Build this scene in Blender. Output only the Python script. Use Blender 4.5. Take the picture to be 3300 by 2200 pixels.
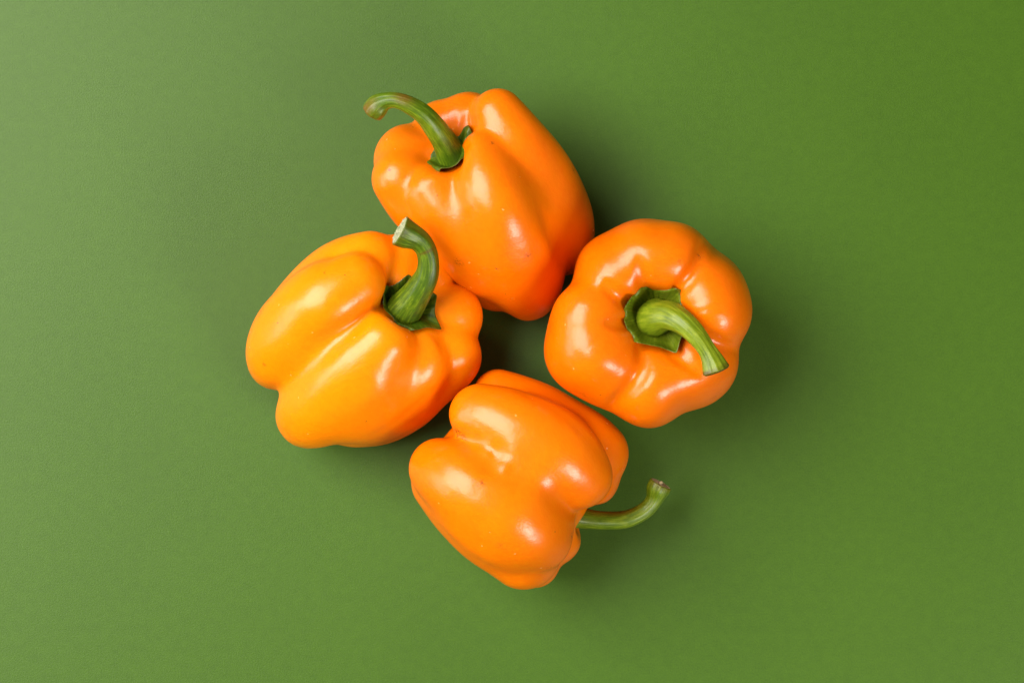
import bpy, bmesh, math, random
import numpy as np
from mathutils import Vector, Matrix
for _o in list(bpy.data.objects):
    bpy.data.objects.remove(_o)
SC = bpy.context.scene
COL = SC.collection
# ---------------------------------------------------------------- camera
U = 0.0001288
cam_d = bpy.data.cameras.new("camera")
cam = bpy.data.objects.new("camera", cam_d); COL.objects.link(cam)
cam.location = (0, 0, 8400 * U)
cam.rotation_euler = (0, 0, 0)
cam_d.sensor_width = 36.0
cam_d.lens = 36.0 * 8400 / 3300
cam_d.clip_start = 0.01
cam_d.clip_end = 50
SC.camera = cam
# ---------------------------------------------------------------- studio surroundings
w = bpy.data.worlds.new("World"); SC.world = w; w.use_nodes = True
bg = w.node_tree.nodes['Background']
bg.inputs[0].default_value = (1.0, 0.90, 0.48, 1); bg.inputs[1].default_value = 0.17
def area(name, loc, target, sx, sy, power, col):
    l = bpy.data.lights.new(name, 'AREA'); l.shape = 'RECTANGLE'; l.size = sx; l.size_y = sy
    l.energy = power; l.color = col
    o = bpy.data.objects.new(name, l); COL.objects.link(o); o.location = loc
    o.rotation_euler = (Vector(target) - Vector(loc)).to_track_quat('-Z', 'Y').to_euler()
    return o
area("softbox_key", (-1.05, 0.42, 1.30), (0, 0, 0.03), 1.35, 1.35, 71, (1.0, 0.95, 0.88))
area("softbox_side", (-1.6, -0.1, 0.45), (0, 0, 0.05), 0.9, 0.7, 9, (1.0, 0.98, 0.95))
area("lamp_fill", (0.72, -0.78, 0.85), (0, 0, 0.03), 0.44, 0.44, 13, (1.0, 0.95, 0.90))
SC.view_settings.view_transform = 'Standard'
SC.view_settings.look = 'None'
SC.view_settings.exposure = 0.0
SC.view_settings.gamma = 1.0
SC.cycles.max_bounces = 10

# ---------------------------------------------------------------- shape library
import numpy as np
UNIT = 0.0001288          # metres per design unit (one unit = 1/3300 of the board width in view)
CAM_H = 8400.0            # camera height in design units
F32 = np.float32

def place(x, y, z):
    """design plan position (x right, y down, measured on the board) + height -> world, in units"""
    s = 1.0 - z / CAM_H
    return ((x - 1650.0) * s, -(y - 1100.0) * s, z)

def catmull(pts, n):
    pts = np.asarray(pts, float)
    if len(pts) < 3:
        t = np.linspace(0, 1, n * (len(pts) - 1) + 1)[:, None]
        return pts[0] * (1 - t) + pts[-1] * t
    P = np.vstack([2 * pts[0] - pts[1], pts, 2 * pts[-1] - pts[-2]])
    out = []
    for i in range(1, len(P) - 2):
        for t in np.arange(n) / n:
            p0, p1, p2, p3 = P[i - 1:i + 3]
            out.append(.5 * ((2 * p1) + (-p0 + p2) * t + (2 * p0 - 5 * p1 + 4 * p2 - p3) * t * t + (-p0 + 3 * p1 - 3 * p2 + p3) * t ** 3))
    out.append(P[-2])
    return np.array(out)

def seg_d(p, a, b):
    """distance to segment and parameter"""
    ab = (b[:3] - a[:3]).astype(F32)
    q = p - a[:3].astype(F32)
    h = np.clip(q @ ab / max(float(ab @ ab), 1e-6), 0, 1)
    q -= h[:, None] * ab
    return np.sqrt(np.einsum('ij,ij->i', q, q)), h

class Chain:
    """tapered bent capsule about a natural cubic spline through control points (x, y, z, radius)"""
    def __init__(s, pts):
        P = np.asarray(pts, float); n = len(P)
        u = np.r_[0, np.cumsum(np.linalg.norm(np.diff(P[:, :3], axis=0), axis=1) + 1e-3)]
        h = np.diff(u)
        A = np.eye(n); R = np.zeros((n, 4))
        for i in range(1, n - 1):
            A[i, i - 1:i + 2] = h[i - 1], 2 * (h[i - 1] + h[i]), h[i]
            R[i] = 6 * ((P[i + 1] - P[i]) / h[i] - (P[i] - P[i - 1]) / h[i - 1])
        M = np.linalg.solve(A, R)
        s.u, s.P = u, P
        s.c = [P[:-1], (np.diff(P, axis=0)) / h[:, None] - h[:, None] * (2 * M[:-1] + M[1:]) / 6, M[:-1] / 2, np.diff(M, axis=0) / (6 * h[:, None])]
        s.c = [q.astype(F32) for q in s.c]
        m = 3
        s.tu = np.unique(np.concatenate([np.linspace(a, b, m + 1) for a, b in zip(u[:-1], u[1:])]))
        s.tp = s.ev(s.tu.astype(F32))[0]
        s.bc = ((s.tp[:, :3].max(0) + s.tp[:, :3].min(0)) / 2).astype(F32)
        s.br = float((np.linalg.norm(s.tp[:, :3] - s.bc, axis=1) + s.tp[:, 3]).max() + 4)
        s.lo = (s.tp[:, :3] - s.tp[:, 3:]).min(0) - 4; s.hi = (s.tp[:, :3] + s.tp[:, 3:]).max(0) + 4
    def ev(s, t):
        i = np.clip(np.searchsorted(s.u.astype(F32), t, side='right') - 1, 0, len(s.u) - 2)
        x = (t - s.u.astype(F32)[i])[:, None]
        c0, c1, c2, c3 = (q[i] for q in s.c)
        return c0 + x * (c1 + x * (c2 + x * c3)), c1 + x * (2 * c2 + 3 * x * c3), 2 * c2 + 6 * x * c3
    def lower(s, p):
        return np.maximum(np.maximum(s.lo - p, p - s.hi), 0).max(1)
    def __call__(s, p):
        best = t = None
        for k in range(len(s.tu) - 1):
            dd, h = seg_d(p, s.tp[k], s.tp[k + 1])
            tt = s.tu[k] + h * (s.tu[k + 1] - s.tu[k])
            dd = dd - (s.tp[k, 3] + h * (s.tp[k + 1, 3] - s.tp[k, 3]))
            if best is None: best, t = dd, tt
            else:
                m = dd < best
                best = np.where(m, dd, best); t = np.where(m, tt, t)
        t = t.astype(F32)
        for _ in range(3):
            c, c1, c2 = s.ev(t)
            q = c[:, :3] - p
            ln = np.sqrt((q * q).sum(1))
            v = (c1[:, :3] ** 2).sum(1)
            den = np.maximum(v + (q * c2[:, :3]).sum(1) - c2[:, 3] * ln - c1[:, 3] ** 2, .35 * v)
            t = np.clip(t - ((q * c1[:, :3]).sum(1) - c1[:, 3] * ln) / den, 0, F32(s.u[-1]))
        c = s.ev(t)[0]
        q = c[:, :3] - p
        return np.sqrt((q * q).sum(1)) - c[:, 3]

def chain_d(p, ch):
    return ch(p)

def smin(a, b, k):
    h = np.maximum(k - np.abs(a - b), 0) / k
    return np.minimum(a, b) - h * h * h * k * (1 / 6.0)

class Pepper:
    """implicit surface: lobes (tapered, bent) melted together round a core, plus dents and ridges"""
    def __init__(s, ox, oy, f, lobes, core, calyx, axis, cut, k_shoulder, k_side, k_tip, tip, brushes=(), lump=0):
        s.ox, s.oy, s.f = ox, oy, f
        s.lobes = [s.conv_chain(l, 4) for l in lobes]
        s.core = s.conv_chain(core, 3)
        s.calyx = s.conv(calyx)
        a = s.conv(axis) - s.calyx
        s.axis = a / np.linalg.norm(a)
        s.cut = s.conv_chain(cut, 2) if cut else None
        s.tip = s.conv(tip)
        s.ks = (k_shoulder, k_side, k_tip)
        allp = np.vstack([l.P for l in s.lobes] + [s.core.P])
        s.lo = (allp[:, :3] - allp[:, 3:4]).min(0) - 30
        s.hi = (allp[:, :3] + allp[:, 3:4]).max(0) + 30
        s.lump = lump
        s.seed = ox * .37
        s.br = []
        for (pts, rad, amp) in brushes:            # pts given on the plan; their height is found on the surface
            q = catmull([(x, y) for x, y in pts], 4) if len(pts) > 1 else np.array(pts, float)
            w = s.drop(q)
            s.br.append((w, rad * 1.35 / s.f, amp * .8 / s.f))
    def conv(s, c):
        x, y, z = c[:3]
        return np.array(place(s.ox + x / s.f, s.oy + y / s.f, z / s.f))
    def conv_chain(s, ch, n):
        return Chain([list(s.conv(q)) + [q[3] / s.f * (1 - q[2] / s.f / CAM_H)] for q in ch])
    def drop(s, q):
        cam = np.array([0, 0, CAM_H])
        tgt = np.array([s.conv((x, y, 0)) for x, y in q])
        d = tgt - cam; d /= np.linalg.norm(d, axis=1)[:, None]
        t = np.full(len(q), CAM_H - 900.0)
        for i in range(60):
            t += s((cam + d * t[:, None]).astype(F32)) * .9
            t = np.minimum(t, CAM_H + 50)
        return cam + d * t[:, None]
    def __call__(s, p):
        p = p.astype(F32)
        # blend width depends on where along the pepper we are
        ax = s.tip - s.calyx; L = np.linalg.norm(ax)
        t = ((p - s.calyx.astype(F32)) @ (ax / L).astype(F32)) / L
        w0 = 1 / (1 + np.exp((t - .22) * 14)); w1 = 1 / (1 + np.exp((.82 - t) * 14))
        k = (s.ks[1] + (s.ks[0] - s.ks[1]) * w0 + (s.ks[2] - s.ks[1]) * w1).astype(F32)
        d = None
        for l in s.lobes + [s.core]:
            kk = k * 1.4 if l is s.core else k
            if d is None:
                d = l(p)
                continue
            lb = np.maximum(np.sqrt(((p - l.bc) ** 2).sum(1)) - l.br, l.lower(p))
            m = np.flatnonzero(lb < d + kk)          # elsewhere this lobe cannot touch the blend
            if len(m):
                d[m] = smin(d[m], l(p[m]), kk[m])
        if s.cut is not None:
            e = -chain_d(p, s.cut)
            d = -smin(-d, -e, F32(70.0))
        for (w, rad, amp) in s.br:
            q = t_ = None
            for i, (a, b) in enumerate(zip(w[:-1], w[1:])):
                dd, h = seg_d(p, a, b)
                h = (i + h) / (len(w) - 1)
                if q is None: q, t_ = dd, h
                else:
                    m = dd < q
                    q = np.where(m, dd, q); t_ = np.where(m, h, t_)
            ln = np.linalg.norm(np.diff(w, axis=0), axis=1).sum()
            mixw = min(1.0, max(0.0, (ln / rad - 1.0) / 1.5))       # short strokes are plain round dabs
            if mixw < 1:
                q = (mixw * q + (1 - mixw) * np.linalg.norm(p - w.mean(0).astype(F32), axis=1)).astype(F32)
            env = 1 - mixw + mixw * (.12 + .88 * np.clip(4 * t_ * (1 - t_), 0, 1))
            d = d - (amp * env * np.exp(-(q / (rad * (.6 + .4 * env))) ** 2)).astype(F32)
        if s.lump:
            x, y, z = p[:, 0] / 95 + s.seed, p[:, 1] / 95, p[:, 2] / 95
            d = d + s.lump * (np.sin(x + 1.3 * np.sin(y * 1.1)) * np.sin(y * 1.2 + 1.7 * np.sin(z)) + .5 * np.sin(2.1 * z + x * 1.7) * np.sin(2.3 * y - x)).astype(F32)
        return d
    def normal(s, p, e=2.0):
        n = np.stack([s(p + np.array(v, F32) * e) - s(p - np.array(v, F32) * e) for v in ((1, 0, 0), (0, 1, 0), (0, 0, 1))], 1)
        return n / (np.linalg.norm(n, axis=1)[:, None] + 1e-9)

SHAPES = {}
SHAPES['A'] = dict(ox=1150, oy=260, f=1.96,
    lobes=[
        [(795, 500, 860, 182), (870, 700, 875, 250), (960, 1000, 720, 280), (1055, 1220, 440, 255), (1085, 1330, 330, 185)],
        [(285, 620, 690, 195), (370, 765, 650, 190), (560, 930, 560, 198), (800, 1150, 400, 190), (920, 1270, 300, 170)],
        [(470, 695, 800, 165), (620, 860, 760, 215), (820, 1080, 560, 220)],
        [(890, 215, 760, 165), (990, 395, 740, 222), (1130, 635, 600, 258), (1230, 880, 440, 265), (1310, 1035, 280, 188)],
        [(640, 390, 630, 120), (690, 265, 610, 182), (780, 440, 440, 220), (950, 700, 300, 250), (1120, 950, 260, 220)],
        [(540, 410, 610, 125), (530, 300, 575, 165), (650, 500, 440, 220), (850, 760, 330, 240)],
        [(460, 480, 620, 130), (330, 470, 580, 200), (450, 640, 420, 240), (650, 880, 300, 250), (870, 1270, 230, 175)],
    ],
    core=[(660, 660, 600, 240), (800, 800, 560, 370), (980, 1020, 430, 300)],
    calyx=(580, 490, 760), axis=(520, 330, 1000), tip=(1150, 1250, 280),
    cut=[(585, 470, 900, 100), (490, 340, 1050, 200)],
    k_shoulder=44, k_side=105, k_tip=45, lump=2.2,
    brushes=[([(800, 300), (880, 400), (980, 520), (1100, 700), (1200, 880), (1280, 1100)], 80, -20), ([(700, 190), (660, 330)], 26, -8), ([(615, 190), (600, 330)], 24, -7),
             ([(1150, 800), (1230, 960), (1275, 1070), (1308, 1190)], 55, -28), ([(360, 545), (330, 640)], 50, -8), ([(440, 600), (520, 610), (600, 590), (670, 510), (720, 420)], 42, 24), ([(880, 800), (950, 900)], 120, 10),
             ([(960, 1000), (1060, 1180)], 60, -8)])
SHAPES['B'] = dict(ox=760, oy=680, f=1.96,
    lobes=[
        [(760, 450, 880, 188), (600, 560, 840, 250), (430, 720, 700, 275), (310, 860, 520, 250), (262, 930, 400, 200)],
        [(850, 315, 690, 193), (660, 430, 560, 245), (480, 600, 440, 240), (330, 800, 330, 235)],
        [(930, 830, 900, 200), (800, 960, 830, 250), (640, 1120, 680, 265), (510, 1240, 480, 252), (460, 1290, 380, 212)],
        [(985, 950, 800, 180), (900, 1080, 725, 228), (760, 1200, 585, 240)],
        [(1170, 1000, 670, 175), (1050, 1160, 510, 190)],
        [(1140, 770, 770, 105), (1190, 910, 765, 142), (1060, 1060, 660, 215), (900, 1220, 500, 220), (720, 1300, 350, 180)],
        [(1260, 770, 670, 110), (1380, 900, 605, 168), (1270, 1000, 520, 203), (1100, 1170, 400, 178), (900, 1290, 260, 180), (800, 1310, 240, 165)],
        [(1230, 610, 640, 120), (1362, 640, 580, 176), (1200, 800, 420, 230), (1000, 1000, 300, 250), (750, 1150, 250, 200)],
        [(1140, 500, 660, 120), (1200, 410, 585, 158), (1060, 560, 420, 210), (800, 800, 300, 250)],
        [(1040, 430, 690, 130), (1045, 310, 630, 152), (900, 470, 500, 230), (700, 650, 380, 250)],
    ],
    core=[(1120, 760, 520, 230), (940, 740, 570, 250), (740, 880, 560, 370), (600, 980, 450, 260)],
    calyx=(1075, 640, 760), axis=(1180, 540, 960), tip=(270, 1150, 280),
    cut=[(1070, 620, 930, 105), (1160, 530, 1090, 175)],
    k_shoulder=44, k_side=95, k_tip=32, lump=2.2,
    brushes=[([(960, 620), (820, 680), (660, 800), (480, 950), (300, 1130), (250, 1200)], 62, -26), ([(700, 262), (600, 290), (480, 400)], 40, -10),
             ([(1115, 770), (1105, 860)], 34, -7), ([(960, 1060), (840, 1200)], 100, 16), ([(720, 850), (640, 920)], 70, 12), ([(1210, 750), (1290, 830), (1312, 920)], 30, -12), ([(1290, 1090), (1150, 1220), (1000, 1335), (850, 1425)], 30, -8),
             ([(560, 640), (640, 560)], 90, 6), ([(870, 1060), (700, 1200)], 50, -6)])
SHAPES['C'] = dict(ox=1700, oy=660, f=2.063,
    lobes=[
        [(770, 370, 900, 180), (765, 345, 680, 248), (820, 470, 260, 230)],
        [(960, 380, 890, 190), (980, 365, 660, 238), (930, 500, 260, 230)],
        [(600, 500, 890, 160), (540, 430, 680, 212), (600, 560, 270, 230)],
        [(430, 720, 890, 190), (395, 760, 680, 235), (500, 780, 260, 230)],
        [(460, 960, 880, 215), (378, 980, 660, 262), (500, 930, 260, 230)],
        [(590, 1060, 850, 170), (540, 1120, 650, 215), (640, 1000, 270, 200)],
        [(830, 1170, 830, 195), (800, 1240, 620, 240), (800, 1080, 260, 230)],
        [(1040, 1080, 800, 180), (1080, 1130, 600, 215), (980, 1020, 270, 220)],
        [(1190, 1000, 780, 160), (1190, 1060, 600, 192), (1050, 950, 270, 200)],
        [(1230, 730, 860, 195), (1240, 725, 640, 235), (1100, 740, 260, 220)],
        [(1170, 580, 860, 190), (1200, 560, 640, 232), (1050, 640, 260, 220)],
    ],
    core=[(820, 780, 330, 400), (830, 770, 440, 370)],
    calyx=(855, 745, 850), axis=(855, 745, 1100), tip=(830, 780, 60),
    cut=[(850, 728, 925, 140), (862, 738, 1300, 215)],
    k_shoulder=80, k_side=110, k_tip=60, lump=2.0,
    brushes=[([(860, 690), (785, 560), (762, 450), (735, 320)], 34, -34), ([(800, 720), (670, 650), (560, 570), (490, 505)], 32, -46),
             ([(790, 800), (680, 800), (570, 795), (500, 790)], 28, -24), ([(790, 870), (755, 960), (765, 1080), (700, 1190), (600, 1290), (530, 1360)], 36, -46),
             ([(900, 880), (960, 960), (1040, 1040), (1150, 1130)], 34, -40), ([(930, 650), (985, 580), (1060, 500), (1115, 410), (1150, 300), (1180, 240)], 34, -46),
             ([(1130, 850), (1210, 880), (1290, 930), (1390, 980)], 32, -34), ([(1080, 700), (1280, 640)], 18, 8), ([(1080, 735), (1300, 720)], 18, 8),
             ([(330, 620), (320, 800), (420, 940)], 120, 20), ([(860, 230), (890, 400)], 110, 18), ([(480, 1000), (520, 1130)], 110, 16), ([(1240, 560), (1260, 720)], 110, 14),
             ([(980, 1200), (1100, 1150)], 100, 12)])
for _l in SHAPES['C']['lobes']:
    _x, _y, _z, _r = _l[0]
    _l.insert(0, (855 + .60 * (_x - 855), 745 + .60 * (_y - 745), _z - 95, _r * .64))
SHAPES['D'] = dict(ox=1280, oy=1150, f=1.96,
    lobes=[
        [(530, 365, 740, 200), (690, 430, 795, 238), (870, 520, 800, 260), (1030, 640, 765, 268), (1142, 748, 725, 218)],
        [(272, 705, 670, 198), (450, 800, 800, 260), (640, 930, 815, 275), (800, 1060, 765, 272), (868, 1125, 680, 240)],
        [(700, 880, 780, 225), (850, 965, 765, 205), (985, 1040, 680, 132)],
        [(300, 790, 480, 210), (480, 958, 570, 250), (650, 1117, 580, 240), (800, 1228, 530, 236)],
        [(870, 1300, 330, 152), (700, 1120, 300, 220)],
        [(966, 1112, 340, 206), (750, 900, 300, 240)],
        [(640, 240, 450, 162), (800, 330, 440, 201), (1000, 440, 430, 208), (1170, 540, 420, 218), (1240, 610, 400, 222)],
        [(1200, 745, 330, 208), (900, 560, 260, 240)],
        [(290, 735, 330, 205), (600, 700, 270, 250)],
    ],
    core=[(530, 605, 475, 240), (770, 770, 480, 390), (930, 870, 460, 280)],
    calyx=(1080, 985, 430), axis=(1300, 1100, 430), tip=(360, 500, 480),
    cut=[(1105, 1005, 380, 55), (1250, 1060, 370, 95)],
    k_shoulder=34, k_side=135, k_tip=48, lump=2.4,
    brushes=[([(370, 455), (460, 525), (560, 600)], 55, -11), ([(560, 620), (760, 740)], 80, -10), ([(1110, 985), (1010, 915), (900, 850)], 45, -9),
             ([(570, 690), (600, 705)], 44, -15), ([(700, 600), (720, 610)], 60, 6), ([(740, 760), (780, 800)], 60, -6), ([(615, 590), (645, 615)], 42, -14), ([(450, 690), (470, 740)], 60, 5), ([(480, 560), (600, 640)], 25, 9), ([(650, 690), (700, 700)], 30, 9),
             ([(740, 215), (900, 280), (1060, 380), (1200, 510), (1320, 680)], 35, -6), ([(120, 880), (300, 1050), (480, 1200), (660, 1310), (840, 1380)], 75, 24)])
# ---------------------------------------------------------------- surface extraction
def in_blocks(fn, p, n=200000):
    return np.concatenate([fn(p[i:i + n]) for i in range(0, len(p), n)]) if len(p) else np.zeros(0, F32)

def extract(P, vox):
    """naive surface nets in a narrow band, then the vertices are pulled exactly onto the surface"""
    C = 4
    dims = (np.ceil((P.hi - P.lo) / (vox * C)).astype(int) + 1)
    g = np.stack(np.meshgrid(*[np.arange(n) for n in dims], indexing='ij'), -1).reshape(-1, 3)
    cd = in_blocks(P, (P.lo + (g + .5) * vox * C).astype(F32)).reshape(dims)
    fine = np.repeat(np.repeat(np.repeat(cd, C, 0), C, 1), C, 2).astype(F32)
    near = np.abs(fine) < vox * C * 1.35
    idx = np.argwhere(near)
    fine[near] = in_blocks(P, (P.lo + (idx + .5) * vox).astype(F32))
    neg = fine < 0
    nx, ny, nz = fine.shape
    cnt = np.zeros((nx - 1, ny - 1, nz - 1), np.int8)
    for a in (0, 1):
        for b in (0, 1):
            for c in (0, 1):
                cnt += neg[a:nx - 1 + a, b:ny - 1 + b, c:nz - 1 + c]
    cell = (cnt > 0) & (cnt < 8)
    ci = np.argwhere(cell)
    vid = -np.ones(cell.shape, np.int64); vid[cell] = np.arange(len(ci))
    acc = np.zeros((len(ci), 3)); num = np.zeros(len(ci))
    cor = [np.array(v) for v in np.ndindex(2, 2, 2)]
    for i in range(8):
        for j in range(i + 1, 8):
            if np.abs(cor[i] - cor[j]).sum() != 1: continue
            da = fine[tuple((ci + cor[i]).T)]; db = fine[tuple((ci + cor[j]).T)]
            m = (da < 0) != (db < 0)
            t = np.where(m, da / np.where(m, da - db, 1), 0)
            acc += m[:, None] * (cor[i] + (cor[j] - cor[i]) * t[:, None]); num += m
    v = P.lo + (ci + acc / num[:, None] + .5) * vox
    quads = []
    for ax in range(3):
        o1, o2 = [k for k in range(3) if k != ax]
        s0 = [slice(1, -1)] * 3; s1 = [slice(1, -1)] * 3
        s0[ax] = slice(0, -1); s1[ax] = slice(1, None)
        A = neg[tuple(s0)]; B = neg[tuple(s1)]
        e = np.argwhere(A != B)
        flip = A[tuple(e.T)]
        base = e.copy(); base[:, o1] += 1; base[:, o2] += 1
        def c(d1, d2):
            q = base.copy(); q[:, o1] -= d1; q[:, o2] -= d2
            return vid[tuple(q.T)]
        q = np.stack([c(1, 1), c(0, 1), c(0, 0), c(1, 0)], 1)
        if ax == 1: flip = ~flip
        q[~flip] = q[~flip][:, ::-1]
        quads.append(q)
    quads = np.concatenate(quads)
    quads = quads[(quads >= 0).all(1)]
    pf = v.astype(F32)
    for it in range(2):
        d = in_blocks(P, pf)
        if it == 0: n = np.concatenate([P.normal(pf[i:i + 100000]) for i in range(0, len(pf), 100000)])
        pf = pf - n * np.clip(d, -vox, vox)[:, None]
    return pf.astype(float), quads

def mesh_obj(name, verts, faces, mat, parent=None, origin=(0, 0, 0), uv=None, attrs=None):
    """verts in design units (world); linked as one smooth mesh with its origin at `origin` (metres)"""
    me = bpy.data.meshes.new(name)
    V = np.asarray(verts, float) * U - np.asarray(origin, float)
    F = faces
    if isinstance(F, np.ndarray):
        me.vertices.add(len(V)); me.vertices.foreach_set('co', V.astype(F32).ravel())
        me.loops.add(F.size); me.loops.foreach_set('vertex_index', F.astype(np.int32).ravel())
        me.polygons.add(len(F)); me.polygons.foreach_set('loop_start', (np.arange(len(F)) * F.shape[1]).astype(np.int32))
        me.update(calc_edges=True); me.validate()
    else:
        me.from_pydata([tuple(v) for v in V], [], [tuple(int(i) for i in f) for f in faces]); me.update()
    me.polygons.foreach_set('use_smooth', np.ones(len(me.polygons), bool))
    if uv is not None:
        l = me.uv_layers.new(name='UVMap')
        li = np.zeros(len(me.loops), np.int32); me.loops.foreach_get('vertex_index', li)
        l.data.foreach_set('uv', np.asarray(uv, F32)[li].ravel())
    for k, a in (attrs or {}).items():
        at = me.attributes.new(k, 'FLOAT', 'POINT'); at.data.foreach_set('value', np.asarray(a, F32))
    me.materials.append(mat)
    o = bpy.data.objects.new(name, me); COL.objects.link(o)
    if parent is not None: o.parent = parent
    return o

# ---------------------------------------------------------------- materials
def new_mat(name):
    m = bpy.data.materials.new(name); m.use_nodes = True
    nt = m.node_tree; b = nt.nodes['Principled BSDF']
    return m, nt, b
def nd(nt, t, **kw):
    n = nt.nodes.new(t)
    for k, v in kw.items():
        if k in n.inputs: n.inputs[k].default_value = v
        else: setattr(n, k, v)
    return n
def noise(nt, vec, scale, detail=4, rough=.55, dist=0):
    n = nt.nodes.new('ShaderNodeTexNoise'); n.inputs['Scale'].default_value = scale
    n.inputs['Detail'].default_value = detail; n.inputs['Roughness'].default_value = rough; n.inputs['Distortion'].default_value = dist
    nt.links.new(vec, n.inputs['Vector']); return n.outputs['Fac']
def ramp(nt, fac, stops, interp='LINEAR'):
    r = nt.nodes.new('ShaderNodeValToRGB'); r.color_ramp.interpolation = interp
    e = r.color_ramp.elements
    while len(e) < len(stops): e.new(.5)
    for q, (p, c) in zip(e, stops):
        q.position = p; q.color = c if len(c) == 4 else (*c, 1)
    nt.links.new(fac, r.inputs[0]); return r.outputs[0]
def mixc(nt, fac, a, b, mode='MIX'):
    m = nt.nodes.new('ShaderNodeMix'); m.data_type = 'RGBA'; m.blend_type = mode
    for sock, val in ((m.inputs[0], fac), (m.inputs[6], a), (m.inputs[7], b)):
        if hasattr(val, 'is_output'): nt.links.new(val, sock)
        else: sock.default_value = val if not isinstance(val, tuple) or len(val) == 4 else (*val, 1)
    return m.outputs[2]
def math_(nt, op, a, b=None, c=None):
    m = nt.nodes.new('ShaderNodeMath'); m.operation = op
    for i, v in enumerate((a, b, c)):
        if v is None: continue
        if hasattr(v, 'is_output'): nt.links.new(v, m.inputs[i])
        else: m.inputs[i].default_value = v
    return m.outputs[0]
def bump(nt, h, strength, dist, normal=None):
    b = nt.nodes.new('ShaderNodeBump'); b.inputs['Strength'].default_value = strength; b.inputs['Distance'].default_value = dist
    nt.links.new(h, b.inputs['Height'])
    if normal is not None: nt.links.new(normal, b.inputs['Normal'])
    return b.outputs['Normal']

def skin_material(name, base, deep, seed):
    m, nt, b = new_mat(name)
    tc = nt.nodes.new('ShaderNodeTexCoord'); mp = nt.nodes.new('ShaderNodeMapping'); mp.inputs['Location'].default_value = (seed, seed * .7, seed * .3)
    nt.links.new(tc.outputs['Object'], mp.inputs['Vector']); v = mp.outputs['Vector']
    big = noise(nt, v, 26, 3, .5, .6)
    col = mixc(nt, ramp(nt, big, [(.3, (0, 0, 0)), (.72, (1, 1, 1))]), base, deep)
    mott = noise(nt, v, 420, 3, .6)
    col = mixc(nt, ramp(nt, mott, [(.35, (0, 0, 0)), (.75, (.22, .22, .22))]), col, (min(1, base[0] * 1.02), base[1] * 1.3, base[2] * 2))
    # pale nicks and dark pin-pricks, few and small
    def specks(scale, keep, size, off):
        mp2 = nt.nodes.new('ShaderNodeMapping'); mp2.inputs['Location'].default_value = (off, off, off); nt.links.new(v, mp2.inputs['Vector'])
        vo = nt.nodes.new('ShaderNodeTexVoronoi'); vo.inputs['Scale'].default_value = scale; wob = nt.nodes.new('ShaderNodeTexNoise'); wob.inputs['Scale'].default_value = 900; nt.links.new(mp2.outputs['Vector'], wob.inputs['Vector'])
        va = nt.nodes.new('ShaderNodeVectorMath'); va.operation = 'MULTIPLY_ADD'; nt.links.new(wob.outputs['Color'], va.inputs[0]); va.inputs[1].default_value = (.0012, .0012, .0012); nt.links.new(mp2.outputs['Vector'], va.inputs[2])
        nt.links.new(va.outputs[0], vo.inputs['Vector'])
        sep = nt.nodes.new('ShaderNodeSeparateColor'); nt.links.new(vo.outputs['Color'], sep.inputs[0])
        inside = math_(nt, 'LESS_THAN', vo.outputs['Distance'], math_(nt, 'MULTIPLY_ADD', sep.outputs[1], size * 1.4, size * .4))
        return math_(nt, 'MULTIPLY', inside, math_(nt, 'LESS_THAN', sep.outputs[0], keep))
    pale = specks(300, .10, .09, 3.1)
    dark = specks(260, .05, .08, 7.7)
    col = mixc(nt, math_(nt, 'MULTIPLY', pale, .28), col, (.95, .62, .22))
    col = mixc(nt, math_(nt, 'MULTIPLY', dark, .8), col, (.16, .05, .01))
    at = nt.nodes.new('ShaderNodeAttribute'); at.attribute_name = 'scar'
    fl = ramp(nt, noise(nt, v, 1300, 3, .7, 1.0), [(.46, (0, 0, 0)), (.54, (1, 1, 1))])
    fl2 = ramp(nt, noise(nt, v, 380, 3, .6, 1.5), [(.38, (0, 0, 0)), (.52, (1, 1, 1))])
    sc_ = math_(nt, 'MULTIPLY', math_(nt, 'MULTIPLY', fl, fl2), at.outputs['Fac'])
    cl = nt.nodes.new('ShaderNodeClamp'); nt.links.new(sc_, cl.inputs[0])
    col = mixc(nt, cl.outputs[0], col, (.13, .035, .006))
    nt.links.new(col, b.inputs['Base Color'])
    b.inputs['Subsurface Weight'].default_value = .25
    b.inputs['Subsurface Radius'].default_value = (1.0, .35, .06)
    b.inputs['Subsurface Scale'].default_value = .0025
    b.inputs['IOR'].default_value = 1.42; b.inputs['Specular IOR Level'].default_value = .50
    rg = noise(nt, v, 60, 4, .6)
    mr = nt.nodes.new('ShaderNodeMapRange'); mr.inputs[3].default_value = .20; mr.inputs[4].default_value = .30; nt.links.new(rg, mr.inputs[0])
    nt.links.new(mr.outputs[0], b.inputs['Roughness'])
    b.inputs['Coat Weight'].default_value = .0
    b.inputs['Coat Roughness'].default_value = .18
    n1 = bump(nt, noise(nt, v, 1000, 3, .7), .35, .00012)
    n2 = bump(nt, noise(nt, v, 150, 4, .55), .38, .0006, n1)
    n3 = bump(nt, math_(nt, 'SUBTRACT', math_(nt, 'MULTIPLY', pale, .5), dark), .5, .0002, n2)
    nt.links.new(n3, b.inputs['Normal'])
    return m

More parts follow.
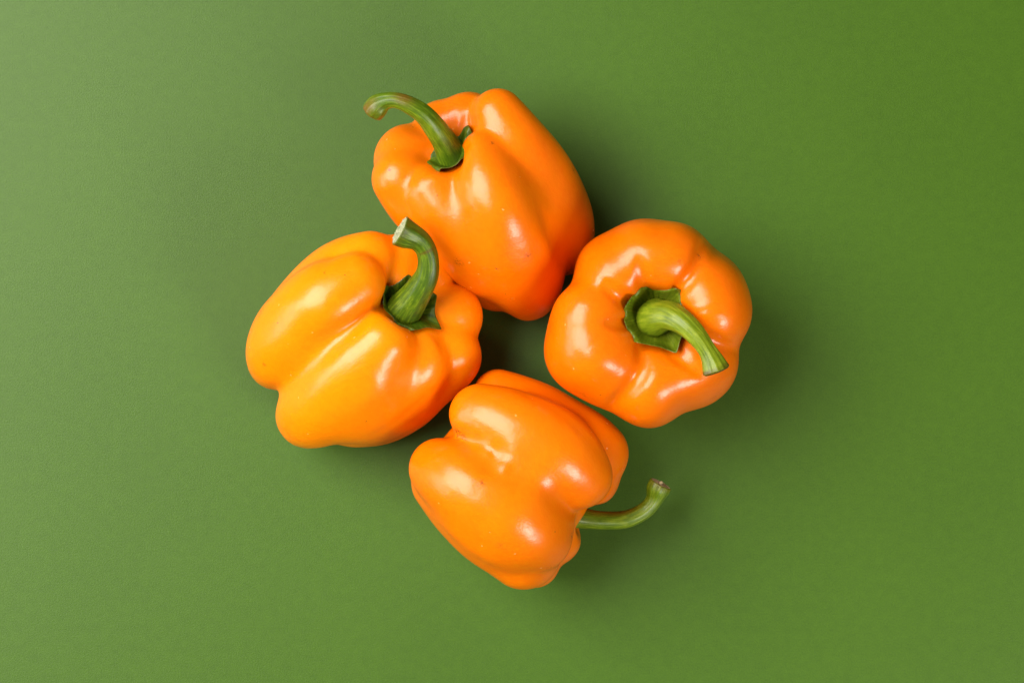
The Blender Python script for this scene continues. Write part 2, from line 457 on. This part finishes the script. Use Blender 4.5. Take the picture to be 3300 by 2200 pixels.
def stem_material(name, dark, mid, light, brown, seed):
    dark, mid, light, brown = [(q[0] * .82, q[1] * .76, q[2] * .20) for q in (dark, mid, light, brown)]
    m, nt, b = new_mat(name)
    uv = nt.nodes.new('ShaderNodeUVMap'); uv.uv_map = 'UVMap'
    mp = nt.nodes.new('ShaderNodeMapping'); mp.inputs['Scale'].default_value = (16, 1.6, 1); mp.inputs['Location'].default_value = (seed, seed, seed)
    nt.links.new(uv.outputs[0], mp.inputs[0])
    st = noise(nt, mp.outputs[0], 1.0, 6, .65, .25)
    tc = nt.nodes.new('ShaderNodeTexCoord'); v = tc.outputs['Object']
    pt = noise(nt, v, 150, 4, .6)
    f = math_(nt, 'ADD', math_(nt, 'MULTIPLY', st, .7), math_(nt, 'MULTIPLY', pt, .3))
    col = ramp(nt, f, [(.32, dark), (.5, mid), (.68, light)])
    at = nt.nodes.new('ShaderNodeAttribute'); at.attribute_name = 'brown'
    bn = noise(nt, v, 420, 5, .7)
    bm_ = math_(nt, 'MULTIPLY', at.outputs['Fac'], math_(nt, 'ADD', .45, bn))
    cl = nt.nodes.new('ShaderNodeClamp'); nt.links.new(bm_, cl.inputs[0])
    col = mixc(nt, cl.outputs[0], col, brown)
    sp = ramp(nt, noise(nt, v, 900, 3, .7), [(.66, (0, 0, 0)), (.74, (.6, .6, .6))])
    col = mixc(nt, sp, col, (light[0] * 1.3, light[1] * 1.25, light[2] * 1.6))
    nt.links.new(col, b.inputs['Base Color'])
    b.inputs['Roughness'].default_value = .42; b.inputs['Specular IOR Level'].default_value = .28
    b.inputs['Subsurface Weight'].default_value = .12
    b.inputs['Subsurface Radius'].default_value = (.5, 1, .1); b.inputs['Subsurface Scale'].default_value = .0015
    b.inputs['Coat Weight'].default_value = .16; b.inputs['Coat Roughness'].default_value = .22
    n1 = bump(nt, st, .5, .0004)
    n2 = bump(nt, noise(nt, v, 1500, 2, .6), .35, .0002, n1)
    nt.links.new(n2, b.inputs['Normal'])
    return m

def cut_material(name, a, c):
    m, nt, b = new_mat(name)
    tc = nt.nodes.new('ShaderNodeTexCoord'); v = tc.outputs['Object']
    f = noise(nt, v, 700, 5, .7)
    nt.links.new(ramp(nt, f, [(.35, c), (.6, a)]), b.inputs['Base Color'])
    b.inputs['Roughness'].default_value = .85
    nt.links.new(bump(nt, f, .8, .0006), b.inputs['Normal'])
    return m

def board_material():
    m, nt, b = new_mat('green_board')
    tc = nt.nodes.new('ShaderNodeTexCoord'); v = tc.outputs['Object']
    fine = noise(nt, v, 1500, 3, .65)
    mid = noise(nt, v, 240, 4, .6)
    big = noise(nt, v, 9, 3, .5)
    f = math_(nt, 'ADD', math_(nt, 'ADD', math_(nt, 'MULTIPLY', fine, .55), math_(nt, 'MULTIPLY', mid, .25)), math_(nt, 'MULTIPLY', big, .2))
    col = ramp(nt, f, [(.38, (.031, .083, .0005)), (.62, (.044, .109, .0011))])
    # a few specks of dust and pits
    vo = nt.nodes.new('ShaderNodeTexVoronoi'); vo.inputs['Scale'].default_value = 75; nt.links.new(v, vo.inputs['Vector'])
    sep = nt.nodes.new('ShaderNodeSeparateColor'); nt.links.new(vo.outputs['Color'], sep.inputs[0])
    near = math_(nt, 'LESS_THAN', vo.outputs['Distance'], .045)
    pale = math_(nt, 'MULTIPLY', near, math_(nt, 'LESS_THAN', sep.outputs[0], .025))
    dark = math_(nt, 'MULTIPLY', near, math_(nt, 'GREATER_THAN', sep.outputs[0], .975))
    col = mixc(nt, math_(nt, 'MULTIPLY', pale, .35), col, (.4, .5, .25))
    col = mixc(nt, math_(nt, 'MULTIPLY', dark, .35), col, (.03, .08, .01))
    nt.links.new(col, b.inputs['Base Color'])
    b.inputs['Roughness'].default_value = .47; b.inputs['Specular IOR Level'].default_value = .36
    nt.links.new(bump(nt, fine, .25, .0003), b.inputs['Normal'])
    return m

# ---------------------------------------------------------------- pepper parts
def smooth_noise(rng, th, s, terms=10, lo=2, hi=9):
    out = np.zeros(np.broadcast(th, s).shape)
    for _ in range(terms):
        k = rng.integers(lo, hi); q = rng.uniform(1, 6); a, b_ = rng.uniform(0, 6.28, 2)
        out += np.sin(k * th + a + 1.2 * np.sin(q * s + b_)) * np.cos(q * s * 2 + b_) / terms
    return out

def make_stem(P, path, seed, mat, parent, brown_fn, ridges=9, cut=None, cut_mat=None, tilt=(0, 0)):
    rng = np.random.default_rng(seed)
    ch = P.conv_chain(path, 1)
    n, m = 150, 72
    t = np.linspace(0, ch.u[-1], n)
    c, c1, _ = ch.ev(t.astype(F32)); c = c.astype(float); tan = c1[:, :3].astype(float)
    tan /= np.linalg.norm(tan, axis=1)[:, None]
    up = np.array([0, 0, 1.0]); N = up - tan[0] * (up @ tan[0])
    if np.linalg.norm(N) < .2: N = np.array([1.0, 0, 0]); N -= tan[0] * (N @ tan[0])
    Ns = []
    for k in range(n):
        N = N - tan[k] * (N @ tan[k]); N /= np.linalg.norm(N); Ns.append(N.copy())
    Ns = np.array(Ns); Bs = np.cross(tan, Ns)
    th = np.linspace(0, 2 * math.pi, m, endpoint=False)[None, :]
    s = (t / t[-1])[:, None]
    ph = rng.uniform(0, 6.28, 4)
    amp = np.interp(s, [0, .12, .4, .85, 1], [.0, .015, .03, .045, .06])
    gro = -np.abs(np.cos(ridges / 2 * th + ph[0] + .8 * np.sin(2.2 * s + ph[1]))) ** .8 + .6 + .5 * np.cos(5 * th + ph[2] + s)
    r = c[:, 3][:, None] * (1 + amp * gro + .03 * smooth_noise(rng, th, s * 3) + .05 * np.sin(2 * th + ph[3]) + .02 * np.sin(s * 23 + th))
    pos = c[:, None, :3] + r[..., None] * (np.cos(th)[..., None] * Ns[:, None] + np.sin(th)[..., None] * Bs[:, None])
    # slanted break at the far end
    k0 = n - 26
    if tilt != (0, 0):
        for k in range(k0, n):
            g = ((k - k0) / (n - 1 - k0)) ** 1.5
            off = g * c[k, 3] * (tilt[0] * np.cos(th[0]) + tilt[1] * np.sin(th[0]))
            pos[k] += off[:, None] * tan[k]
    V = pos.reshape(-1, 3)
    uv = np.stack([np.broadcast_to(np.abs((th / (2 * math.pi)) * 2 - 1), r.shape).ravel(), np.broadcast_to(s * t[-1] / 100, r.shape).ravel()], 1)
    br = np.broadcast_to(brown_fn(s, th, Ns, Bs), r.shape).ravel()
    F = []
    for k in range(n - 1):
        a = k * m + np.arange(m); b_ = k * m + (np.arange(m) + 1) % m
        F.append(np.stack([a, b_, b_ + m, a + m], 1))
    # rounded lip closing inwards at the break, then a cap
    rings = []
    last = pos[-1]; cen = last.mean(0); T = tan[-1]
    Rl = c[-1, 3]
    base = len(V); extra = []
    for (q, h) in (((.97, .10), (.90, .2), (.76, .32), (.60, .39)) if cut == 'round' else ((.97, .07), (.88, .14), (.7, .18)) if cut == 'soft' else ((.97, .035), (.90, .05))):
        extra.append(cen + (last - cen) * q + T * Rl * h)
    caps = extra[-1]
    Vx = np.vstack([V] + extra)
    for k in range(len(extra)):
        a0 = (n - 1) * m if k == 0 else base + (k - 1) * m
        b0 = base + k * m
        i = np.arange(m); j = (i + 1) % m
        F.append(np.stack([a0 + i, a0 + j, b0 + j, b0 + i], 1))
    uvx = np.vstack([uv] + [uv[-m:]] * len(extra)); brx = np.r_[br, [max(.45, br[-m:].max())] * (m * len(extra))]
    st = mesh_obj('stem', Vx, np.concatenate(F), mat, parent, ORG, uvx, {'brown': brx})
    # broken face
    cv = [caps]; K = 7
    for k in range(1, K):
        q = 1 - k / K
        jag = rng.uniform(-1, 1, m) * .05 + .05 * np.sin(3 * th[0] + k)
        cv.append(caps.mean(0) + (caps - caps.mean(0)) * q + (T * (Rl * ((.02 if cut == 'flat' else .06) * (1 - q) - .03)) + np.outer(jag * Rl * (1.6 if cut == 'ragged' else .35), T)))
    CV = np.vstack(cv + [(caps.mean(0))[None]])
    CF = []
    i = np.arange(m); j = (i + 1) % m
    for k in range(K - 1):
        CF += [tuple(x) for x in np.stack([k * m + i, k * m + j, (k + 1) * m + j, (k + 1) * m + i], 1)]
    CF += [((K - 1) * m + a, (K - 1) * m + b_, K * m) for a, b_ in zip(i, j)]
    mesh_obj('cut_face', CV, CF, cut_mat, st, ORG)
    if cut == 'nib':
        nb = []
        u_, w_ = Ns[-1], Bs[-1]
        for k, (h, q) in enumerate(((-.02, .22), (.12, .17), (.24, .15), (.31, .08))):
            for a in np.linspace(0, 6.283, 10, endpoint=False):
                nb.append(cen + u_ * Rl * .25 + T * Rl * h + Rl * q * (math.cos(a) * u_ + math.sin(a) * w_))
        FF = [(k * 10 + a, k * 10 + (a + 1) % 10, (k + 1) * 10 + (a + 1) % 10, (k + 1) * 10 + a) for k in range(3) for a in range(10)] + [tuple(range(30, 40))]
        mesh_obj('fibre', nb, FF, cut_mat, st, ORG)
    return st

def make_calyx(P, spec, mat, parent):
    """star-edged green disc lying in the hollow, draped on the flesh, lip curling up"""
    rng = np.random.default_rng(spec['seed'])
    cen = P.conv(spec['c']); tgt = P.conv(spec['dir'])
    a = tgt - cen; a /= np.linalg.norm(a)
    e1 = np.array([1.0, 0, 0]); e1 -= a * (e1 @ a); e1 /= np.linalg.norm(e1)
    e2 = np.cross(a, e1)
    m, K = 144, 22
    th = np.linspace(0, 2 * math.pi, m, endpoint=False)
    R = spec['r'] / P.f
    out = np.full(m, 1.0) + .09 * smooth_noise(rng, th, np.zeros(m), 6, 2, 6)
    for (deg, h, wd) in spec['points']:
        d = (np.degrees(th) - deg + 180) % 360 - 180
        out += h * np.exp(-np.abs(d / wd) ** 1.3)
    fr = np.linspace(.12, 1, K)
    Q = fr[:, None] * R * out[None, :]
    pts = cen + Q[..., None] * (np.cos(th)[None, :, None] * e1 + np.sin(th)[None, :, None] * e2)
    flat = pts.reshape(-1, 3)
    start = spec.get('up', 70) / P.f
    h = np.full(len(flat), start)
    act = P((flat + a * start).astype(F32)) > 0
    for _ in range(18):
        d = P((flat + a * h[:, None]).astype(F32))
        h = np.where(act, np.maximum(h - np.clip(d, 0, 40) * .85, -90 / P.f * 2), h)
    h[~act] = spec.get('inside', 30) / P.f
    h = h.reshape(K, m)
    for _ in range(4):
        h = .5 * h + .25 * np.roll(h, 1, 1) + .25 * np.roll(h, -1, 1)
        h[1:-1] = .5 * h[1:-1] + .25 * h[2:] + .25 * h[:-2]
    lift = spec.get('lift', 7) / P.f
    lip = np.interp(fr, [0, .55, .68, .85, 1], [0, -.01, .05, .16, spec.get('curl', .22)])[:, None] * R
    wave = .07 * R * smooth_noise(rng, th[None, :], fr[:, None] * 2, 8, 2, 7) * fr[:, None]
    H = h + lift + lip * (1 + .25 * np.sin(3 * th + 1))[None, :] + wave
    top = pts + a * H[..., None]
    bot = pts + a * (H - (14 / P.f) * np.interp(fr, [0, .8, 1], [1, .9, .35])[:, None])[..., None]
    V = np.vstack([top.reshape(-1, 3), bot[::-1].reshape(-1, 3)])
    F = []
    for k in range(2 * K - 1):
        i = np.arange(m); j = (i + 1) % m
        F.append(np.stack([k * m + i, (k * m) + j, (k + 1) * m + j, (k + 1) * m + i], 1)[:, ::-1])
    uv1 = np.stack([np.broadcast_to(np.abs(th / math.pi - 1)[None], (K, m)).ravel() * 1.5, np.broadcast_to(fr[:, None] * .8, (K, m)).ravel()], 1)
    br = np.broadcast_to(np.interp(fr, [0, .9, 1], [0, 0, .35])[:, None], (K, m)).ravel()
    mesh_obj('calyx', V, np.concatenate(F), mat, parent, ORG, np.vstack([uv1, uv1[::-1]]), {'brown': np.r_[br, br[::-1]]})

# ---------------------------------------------------------------- the board
def make_board():
    bm = bmesh.new()
    bmesh.ops.create_grid(bm, x_segments=8, y_segments=8, size=1.5)
    me = bpy.data.meshes.new('board'); bm.to_mesh(me); bm.free()
    me.materials.append(board_material())
    o = bpy.data.objects.new('board', me); COL.objects.link(o)
    o['kind'] = 'structure'
make_board()

# ---------------------------------------------------------------- the four peppers
CUT_PALE = cut_material('cut_pale', (.38, .39, .25), (.18, .20, .09))
CUT_CREAM = cut_material('cut_cream', (.42, .34, .22), (.25, .18, .08))
CUT_BROWN = cut_material('cut_brown', (.09, .065, .025), (.04, .025, .01))
VOX = 5.2
def zero(s, th, N, B): return 0 * s + 0 * th
PEPPERS = [
    dict(key='A', label='topmost orange bell pepper, its long hooked stem reaching out over the board',
         skin=((.76, .160, .0003), (.73, .126, .0003)), seed=1.3, scars=[(1080, 1110, 26, .8), (640, 1145, 30, .8), (1370, 560, 22, .7), (855, 390, 10, 1.2), (350, 285, 22, .6)],
         calyx=dict(c=(585, 452, 750), dir=(450, 270, 960), r=190, seed=3, up=60, inside=5, lift=6, curl=.2,
                    points=[(62, .45, 12), (125, .1, 12), (190, .35, 12), (330, .1, 14)]),
         stem=[(615, 500, 690, 112), (598, 462, 750, 104), (550, 380, 840, 85), (488, 288, 930, 74), (402, 195, 1000, 64), (305, 138, 1025, 56), (228, 120, 1015, 52), (172, 130, 990, 61), (128, 160, 965, 77), (98, 196, 945, 74)],
         sm=((.035, .085, .008), (.085, .17, .012), (.21, .33, .05), (.16, .085, .03)), cut='soft', cm=CUT_BROWN, ridges=11,
         brown=lambda s, th, N, B: np.clip((s - .86) / .12, 0, 1) * (.55 + .45 * np.sin(3 * th)) + .9 * np.exp(-((s - .72) / .06) ** 2) * np.clip(np.cos(th - 1.2), 0, 1), tilt=(0, 0)),
    dict(key='B', label='leftmost bell pepper, lightest orange, with a pale ragged break on its curling stem',
         skin=((.84, .225, .0005), (.82, .192, .0004)), seed=4.1, scars=[(150, 640, 45, .6), (200, 560, 40, .55), (270, 480, 40, .5), (600, 188, 28, .9), (130, 1095, 22, .7), (400, 1490, 35, .6), (560, 385, 12, .9), (175, 970, 12, 1.1)],
         calyx=dict(c=(1085, 625, 800), dir=(1190, 530, 1060), r=150, seed=8, up=70, inside=12, lift=6, curl=.2,
                    points=[(30, .2, 14), (100, .3, 16), (150, .5, 14), (235, .2, 14), (330, .5, 13)]),
         stem=[(1040, 660, 730, 118), (1065, 625, 800, 112), (1125, 540, 880, 94), (1190, 440, 960, 77), (1215, 335, 1010, 67), (1197, 240, 1045, 66), (1150, 182, 1062, 74), (1095, 152, 1074, 90), (1037, 124, 1088, 102)],
         sm=((.022, .060, .006), (.065, .14, .010), (.22, .34, .05), (.10, .06, .02)), cut='ragged', cm=CUT_PALE, ridges=9,
         brown=lambda s, th, N, B: .35 * np.clip((s - .93) / .06, 0, 1) + .25 * np.clip((.25 - s) / .2, 0, 1) + .9 * np.exp(-((s - .74) / .012) ** 2) * np.clip(np.cos(th - .6), 0, 1), tilt=(0, 0)),
    dict(key='C', label='upright orange bell pepper showing its full star-edged calyx, stem bent over its shoulder',
         skin=((.76, .150, .0003), (.73, .120, .0003)), seed=7.9, scars=[(150, 830, 30, .6), (1135, 340, 22, .7), (1010, 375, 14, .7), (385, 1265, 45, .5), (1250, 1265, 45, .4), (700, 1440, 26, .5)],
         calyx=dict(c=(853, 738, 812), dir=(855, 735, 1100), r=186, seed=5, up=140, lift=14, curl=.4,
                    curl_=0, points=[(98, .55, 17), (38, .32, 15), (-62, .42, 14), (175, .12, 25), (225, .2, 17), (-20, .1, 20)]),
         stem=[(838, 750, 790, 100), (842, 748, 830, 124), (862, 745, 910, 114), (945, 740, 1010, 96), (1040, 792, 1090, 78), (1125, 875, 1120, 67), (1190, 970, 1130, 60), (1222, 1030, 1130, 72), (1248, 1095, 1125, 90)],
         sm=((.075, .14, .012), (.17, .26, .025), (.33, .42, .09), (.09, .06, .02)), cut='soft', cm=CUT_BROWN, ridges=11,
         brown=lambda s, th, N, B: 1.0 * np.clip((s - .955) / .03, 0, 1) * (.7 + .3 * np.sin(2 * th)) + .8 * np.exp(-((s - .62) / .07) ** 2) * np.exp(-((np.cos(th) - .9) / .25) ** 2), tilt=(0, 0)),
    dict(key='D', label='orange bell pepper lying on its side, thin stem poking out low over the board',
         skin=((.76, .166, .0003), (.73, .134, .0003)), seed=11.2, scars=[(385, 480, 42, 1.6), (420, 505, 26, 1.2), (535, 795, 20, .8), (1380, 850, 30, .5), (960, 1335, 40, .5), (660, 1190, 30, .5), (1100, 1130, 24, .7)],
         calyx=dict(c=(1085, 985, 420), dir=(1300, 1030, 410), r=105, seed=6, up=40, inside=5, lift=6, curl=.15,
                    points=[(20, .3, 14), (95, .3, 14), (165, .3, 14), (230, .3, 14), (300, .3, 14)]),
         stem=[(1040, 990, 450, 88), (1120, 1005, 445, 74), (1230, 1022, 430, 60), (1360, 1030, 410, 56), (1495, 1005, 400, 54), (1585, 946, 400, 51), (1628, 880, 405, 58), (1645, 835, 412, 73), (1662, 800, 418, 72)],
         sm=((.045, .10, .008), (.115, .21, .015), (.27, .38, .08), (.11, .05, .015)), cut='nib', cm=CUT_CREAM, ridges=9,
         brown=lambda s, th, N, B: np.clip(-(np.cos(th)[..., None] * N[:, None] + np.sin(th)[..., None] * B[:, None])[..., 1] * 0 + (np.cos(th)[..., None] * N[:, None] + np.sin(th)[..., None] * B[:, None])[..., 1] - .45, 0, 1) * 1.8 * np.exp(-((s - .5) / .3) ** 2) + .5 * np.clip((s - .95) / .05, 0, 1), tilt=(0, 0)),
]
for spec in PEPPERS:
    P = Pepper(**SHAPES[spec['key']])
    v, f = extract(P, VOX)
    base = np.array([v[:, 0].mean(), v[:, 1].mean(), 0]) * U
    ORG = tuple(base)
    root = bpy.data.objects.new('bell_pepper', None); COL.objects.link(root)
    root.location = base; root.empty_display_size = .02
    root['label'] = spec['label']; root['category'] = 'bell pepper'; root['group'] = 'orange bell peppers on the green board'
    dz = v[:, 2].min()
    print(spec['key'], 'lowest point', dz, 'verts', len(v))
    scar = np.zeros(len(v))
    for (x, y, rad, amt) in spec['scars']:
        q = P.drop(np.array([[x, y]], float))[0]
        scar = np.maximum(scar, amt * np.exp(-(np.linalg.norm(v - q, axis=1) / (rad / P.f)) ** 2))
    mesh_obj('flesh', v, f, skin_material('skin_' + spec['key'].lower(), *spec['skin'], spec['seed']), root, ORG, None, {'scar': scar})
    sm = stem_material('stem_' + spec['key'].lower(), *spec['sm'], spec['seed'])
    cd = spec['sm']
    calm = stem_material('calyx_' + spec['key'].lower(), tuple(x * .7 for x in cd[0]), tuple(x * .7 for x in cd[1]), tuple(x * .65 for x in cd[2]), cd[3], spec['seed'] + 1)
    make_calyx(P, spec['calyx'], calm, root)
    make_stem(P, spec['stem'], int(spec['seed'] * 10), sm, root, spec['brown'], spec['ridges'], spec['cut'], spec['cm'], spec['tilt'])
    root.location.z = -min(dz, 40) * U if dz < 0 else -dz * U
